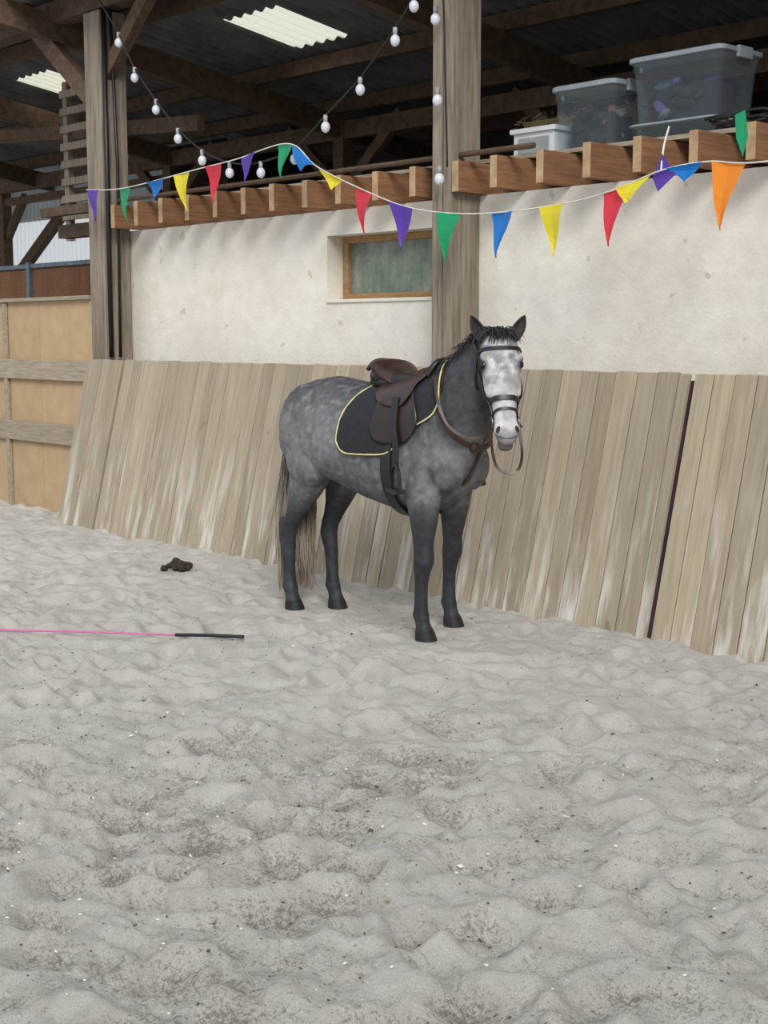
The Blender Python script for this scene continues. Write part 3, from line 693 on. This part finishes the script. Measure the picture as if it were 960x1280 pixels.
# ------------------------------------------------------------------ tack
def surf_pt(p,off=.004):
    l,n,_,_=bvh.find_nearest(Vector(p)); return l+n*off,n
def ribbon(mb,P,Nn,w_,th,mi=0,closed=False):
    n=len(P); vs=[];fs=[]
    for i in range(n):
        t=(P[(i+1)%n]-P[i-1]) if closed else (P[min(i+1,n-1)]-P[max(i-1,0)])
        t.normalize(); s=t.cross(Nn[i]).normalized()
        vs+=[P[i]-s*w_/2,P[i]+s*w_/2,P[i]+s*w_/2+Nn[i]*th,P[i]-s*w_/2+Nn[i]*th]
    for i in range(n if closed else n-1):
        j=(i+1)%n
        for k in range(4): fs.append((4*i+k,4*i+(k+1)%4,4*j+(k+1)%4,4*j+k))
    if not closed: fs+=[(0,1,2,3),(4*n-1,4*n-2,4*n-3,4*n-4)]
    mb.add(vs,fs,mi)
def strap(mb,pts,w_,th=.004,off=.004,mi=0,closed=False,sub=6):
    P=[];Nn=[]
    for p in crom(pts,sub,closed):
        a_,b_=surf_pt(p,off); P.append(a_);Nn.append(b_)
    n=len(P)
    for _ in range(2):
        P=[ (P[i-1]+P[i]*2+P[(i+1)%n])/4 if (closed or 0<i<n-1) else P[i] for i in range(n)]
        Nn=[ (Nn[i-1]+Nn[i]*2+Nn[(i+1)%n]).normalized() if (closed or 0<i<n-1) else Nn[i] for i in range(n)]
    ribbon(mb,P,Nn,w_,th,mi,closed)
M_brown=simple('brown_leather',(70,45,36),(42,28,22),12,.4,.15)
M_saddle=simple('saddle_leather',(66,42,36),(42,28,25),9,.34,.12)
M_flap=simple('flap_leather',(46,33,30),(30,24,23),9,.36,.12)
M_blackl=simple('black_leather',(28,26,26),(18,17,17),14,.42,.1)
M_steel=simple('bit_steel',(150,152,156),(120,122,126),20,.3,0,metal=.9)
M_pad=simple('pad_black_quilt',(38,40,46),(28,29,34),60,.9,.6,bd=.006)
M_pipe=simple('pad_piping',(214,208,150),(196,190,128),20,.7,0)
TOP=math.pi/2
def cast(x,phi,side,zc=1.05):
    o=V(x,0,zc); d=V(0,side*math.cos(phi),math.sin(phi)); hit=bvh.ray_cast(o+d*.9,-d,.9)
    if hit[0] is None: return o+d*.25,d
    return hit[0],hit[1]
def patch(outline_fn,nx,nt,off,th,name,mat,parent,piping=None,quilt=False):
    mb=MB(); edges=[]
    for side in (-1,1):
        G=[];Q=[]
        for i in range(nx+1):
            r1=[];r2=[]
            for j in range(nt+1):
                x,phi=outline_fn(i/nx,j/nt); p,n=cast(x,phi,side); r1.append(p+n*off); r2.append(n)
            G.append(r1);Q.append(r2)
        for A_ in(G,Q):
            for _ in range(8):
                G2=[r[:] for r in A_]
                for i in range(nx+1):
                    for j in range(nt+1):
                        i0,i1,j0,j1=max(i-1,0),min(i+1,nx),max(j-1,0),min(j+1,nt)
                        if i in(0,nx) and j in (0,nt): continue
                        if i in(0,nx): G2[i][j]=(A_[i][j0]+A_[i][j1]+A_[i][j]*2)/4
                        elif j in(0,nt): G2[i][j]=(A_[i0][j]+A_[i1][j]+A_[i][j]*2)/4
                        else: G2[i][j]=(A_[i0][j]+A_[i1][j]+A_[i][j0]+A_[i][j1]+A_[i][j]*2)/6
                A_[:]=G2
        vs=[];fs=[]
        for lay,o_ in((0,0),(1,th)):
            for i in range(nx+1):
                for j in range(nt+1):
                    q=.003*abs(math.sin((i+j)*.55))*abs(math.sin((i-j)*.55)) if quilt and lay else 0
                    vs.append(G[i][j]+Q[i][j]*(o_+q))
        K=(nx+1)*(nt+1); id_=lambda l,i,j:l*K+i*(nt+1)+j
        for l in(0,1):
            for i in range(nx):
                for j in range(nt): fs.append((id_(l,i,j),id_(l,i+1,j),id_(l,i+1,j+1),id_(l,i,j+1)))
        ring=[(i,0) for i in range(nx)]+[(nx,j) for j in range(nt)]+[(i,nt) for i in range(nx,0,-1)]+[(0,j) for j in range(nt,0,-1)]
        for a_,b_ in zip(ring,ring[1:]+ring[:1]): fs.append((id_(0,*a_),id_(0,*b_),id_(1,*b_),id_(1,*a_)))
        mb.add(vs,fs,0)
        e=[(0,j) for j in range(0,nt+1)]+[(i,nt) for i in range(1,nx+1)]+[(nx,j) for j in range(nt-1,-1,-1)]
        edges.append([G[i][j]+Q[i][j]*(th+.001) for i,j in e])
    o=mb.obj(name,mat,parent,smooth=True)
    if piping:
        mb=MB()
        for e in edges: mb.tube(e,.0045,6)
        mb.obj('piping',piping,parent,smooth=True)
    return o
SP=empty('saddle_pad',HO)
def pad_out(u,v):
    xr=.09-.08*sst(0,.85,v); xf=.57+.06*math.sin(math.pi*min(1,v*1.05))-.12*sst(.6,1,v)
    low=math.radians(-15); hem=low+math.radians(12)*(1-math.sqrt(max(0,1-(1-min(u/.22,1))**2)))+math.radians(20)*(1-math.sqrt(max(0,1-(1-min((1-u)/.3,1))**2)))
    return xr+(xf-xr)*u,TOP+(hem-TOP)*v
patch(pad_out,40,34,.007,.012,'pad',M_pad,SP,piping=M_pipe,quilt=True)
SD=empty('saddle',HO)
def corner(u,a,b): return (1-math.sqrt(max(0,1-(1-min(u/a,1))**2)))+(1-math.sqrt(max(0,1-(1-min((1-u)/b,1))**2)))
def flap_out(u,v):
    xr=.25; xf=.47+.10*math.sin(math.pi*.6*v)-.03*sst(.7,1,v)
    hem=math.radians(-3)+math.radians(14)*corner(u,.3,.35)
    return xr+(xf-xr)*u, math.radians(66)+(hem-math.radians(66))*v
patch(flap_out,20,24,.028,.007,'flaps',M_flap,SD)
def skirt_out(u,v):
    xr=.17+.03*v; xf=.52-.02*v
    hem=math.radians(40)+math.radians(14)*corner(u,.35,.35)
    return xr+(xf-xr)*u, math.radians(84)+(hem-math.radians(84))*v
patch(skirt_out,18,14,.038,.007,'skirts',M_saddle,SD)
def pl(pts,x):
    for (a_,za),(b_,zb) in zip(pts,pts[1:]):
        if a_<=x<=b_: return za+(zb-za)*sst(0,1,(x-a_)/(b_-a_))
    return pts[-1][1]
ZT=[(.05,1.445),(.085,1.478),(.13,1.474),(.20,1.438),(.28,1.414),(.36,1.418),(.43,1.437),(.49,1.462),(.53,1.464),(.555,1.445)]
HWD=[(.05,.06),(.08,.125),(.13,.16),(.22,.155),(.30,.13),(.38,.11),(.46,.085),(.53,.06),(.555,.035)]
mb=MB(); rings=[]
for i in range(41):
    x=.05+.505*i/40; z=pl(ZT,x); h=pl(HWD,x); r_=[]
    dr=.03+.035*sst(.12,.3,x); lowz=z-.10 if x>.1 else z-.05
    for k in range(24):
        a_=2*math.pi*k/24; c,s=math.cos(a_),math.sin(a_)
        if s>=0: r_.append(V(x,h*math.copysign(abs(c)**.7,c),z-dr*(abs(c)**2.2)))
        else: r_.append(V(x,h*math.copysign(abs(c)**.8,c)*(1+.05*s),z-dr-(z-dr-lowz)*abs(s)**.9*.9))
    rings.append(r_)
mb.loft(rings,0)
o=mb.obj('seat',[M_saddle,M_blackl],SD,smooth=True)
for p in o.data.polygons:
    if p.center.x>.40: p.material_index=1
mb=MB()
for s in(-1,1): mb.ell((.27,s*.085,1.355),(.22,.05,.05)); mb.ell((.14,s*.085,1.385),(.08,.05,.05))
mb.obj('panels',M_blackl,SD,smooth=True)
mb=MB()
mb.tube(crom([(.50,-.10,1.39),(.525,-.06,1.455),(.53,0,1.472),(.525,.06,1.455),(.50,.10,1.39)],6),.017,8)
mb.tube(crom([(.07,-.12,1.42),(.055,-.07,1.455),(.05,0,1.468),(.055,.07,1.455),(.07,.12,1.42)],6),.012,8)
mb.obj('arches',M_blackl,SD,smooth=True)
mb=MB(); mi_=MB()
for s in(-1,1):
    top,n0=cast(.38,math.radians(50),s); a_,n_=cast(.41,math.radians(18),s); b_,nb=cast(.44,math.radians(-5),s)
    pts=[top+n0*.052,a_+n_*.045,b_+nb*.045,V(.45,b_.y+nb.y*.05,.93)]
    for dx in(0,.022):
        P=[p+V(dx,0,0) for p in crom(pts,6)]
        vs=[];fs=[]
        for i,p in enumerate(P): vs+=[p+V(-.012,0,0),p+V(.012,0,0),p+V(.012,s*.005,0),p+V(-.012,s*.005,0)]
        for i in range(len(P)-1):
            for k in range(4): fs.append((4*i+k,4*i+(k+1)%4,4*i+4+(k+1)%4,4*i+4+k))
        mb.add(vs,fs)
    c=V(.46,pts[-1].y,.85)
    arch=[c+V(.066,s*.03,-.05)]+[c+V(.062*math.cos(t),s*.03*math.cos(t),.085*math.sin(t)) for t in [math.pi*k/14 for k in range(15)]]+[c+V(-.066,-s*.03,-.05)]
    mi_.tube(arch,.010,8,0); mi_.beam(c+V(.070,s*.03,-.05),c+V(-.070,-s*.03,-.05),.050,.022,0)
mb.obj('stirrup_leathers',M_blackl,SD); mi_.obj('stirrup_irons',[M_black],SD,smooth=False)
mb=MB(); P=[];Nn=[]
for k in range(25):
    an=math.radians(-190+200*k/24); c,s=math.cos(an),math.sin(an)
    x=.37; zt_,zb_,hw0=1.37,.648,.258; zc=(zt_+zb_)/2; h=(zt_-zb_)/2+.004; hw1=hw0+.004
    P.append(V(x,hw1*math.copysign(abs(c)**.85,c)*(1-.18*s),zc+h*math.copysign(abs(s)**.95,s))); Nn.append(V(0,c,s).normalized())
ribbon(mb,P,Nn,.075,.012); mb.obj('girth',M_blackl,SD,smooth=False)
BR=empty('martingale',HO); mb=MB()
strap(mb,[(.575,-.03,1.46),(.61,-.13,1.36),(.67,-.18,1.22),(.73,-.17,1.11),(.80,-.08,1.04),(.82,0,1.025),(.80,.08,1.04),(.73,.17,1.11),(.67,.18,1.22),(.61,.13,1.36),(.575,.03,1.46)],.026,.006,.006)
strap(mb,[(.84,0,1.03),(.80,0,.95),(.76,0,.87),(.70,0,.80)],.022,.005,.005)
l,_=surf_pt((.80,-.05,1.035),.012); mb.ell(l,(.028,.028,.03)); mb.obj('neck_strap',M_brown,BR)
BD=empty('bridle',HO)
def loop(mb,t0,t1,w_,th,back,off=.004,n=20):
    pts=[]
    for k in range(n):
        a_=2*math.pi*k/n; c,s=math.cos(a_),math.sin(a_); t=t0+(t1-t0)*(.5-.5*s)
        pts.append(HP(t,.10*c,-.03+(.10*s if s>0 else back*s)))
    strap(mb,pts,w_,th,off,0,True,3)
mb=MB()
loop(mb,.61,.66,.024,.007,.10)
loop(mb,.71,.82,.013,.005,.06)
strap(mb,[HP(.13,-.115,-.03),HP(.145,-.09,.06),HP(.15,0,.09),HP(.145,.09,.06),HP(.13,.115,-.03)],.018,.006,.005)
strap(mb,[HP(.13,-.12,-.03),HP(.04,-.10,-.07),HP(-.04,-.06,-.09),HP(-.06,0,-.10),HP(-.04,.06,-.09),HP(.04,.10,-.07),HP(.13,.12,-.03)],.026,.005,.008)
for s in(-1,1):
    strap(mb,[HP(.13,s*.12,-.025),HP(.30,s*.13,-.045),HP(.45,s*.12,-.03),HP(.60,s*.10,-.015),HP(.76,s*.09,-.01)],.016,.005,.005)
    strap(mb,[HP(.13,s*.12,-.05),HP(.22,s*.13,-.08),HP(.32,s*.12,-.12),HP(.38,s*.08,-.15)],.013,.004,.006)
mb.obj('headstall',M_blackl,BD)
mb=MB(); bits=[]
for s in(-1,1):
    c,n_=surf_pt(HP(.80,s*.09,-.02),.012); bits.append(c)
    mb.tube([c+ha*.027*math.cos(t)+hn*.027*math.sin(t) for t in [2*math.pi*k/16 for k in range(16)]],.004,6,closed=True)
mb.obj('bit_rings',M_steel,BD,smooth=True)
mb=MB()
def freestrap(pts,w_=.016,th=.005,up=hn):
    P=crom(pts,8); vs=[];fs=[]
    for i,p in enumerate(P):
        t=(P[min(i+1,len(P)-1)]-P[max(i-1,0)]).normalized(); s_=t.cross(up)
        if s_.length<.05: s_=t.cross(hw_)
        s_.normalize(); n_=t.cross(s_)
        vs+=[p-s_*w_/2-n_*th/2,p+s_*w_/2-n_*th/2,p+s_*w_/2+n_*th/2,p-s_*w_/2+n_*th/2]
    for i in range(len(P)-1):
        for k in range(4): fs.append((4*i+k,4*i+(k+1)%4,4*i+4+(k+1)%4,4*i+4+k))
    mb.add(vs,fs)
freestrap([bits[0],bits[0]+V(0,0,-.10),HP(.97,-.04,-.06)+V(0,0,-.11),HP(.97,.02,-.04)+V(0,0,-.155),HP(.97,.07,-.04)+V(0,0,-.13),HP(.97,.08,-.02)+V(0,0,-.05),bits[1]],.014)
freestrap([bits[0],bits[0]+V(-.05,.0,-.10),V(.93,-.10,1.10),V(.84,-.15,1.09),V(.75,-.195,1.15),V(.68,-.20,1.27),V(.61,-.15,1.39)],.015)
freestrap([bits[1],V(1.05,.02,1.15),V(.93,.08,1.12),V(.82,.15,1.13),V(.72,.19,1.24),V(.61,.15,1.39)],.015)
mb.obj('reins',M_brown,BD)
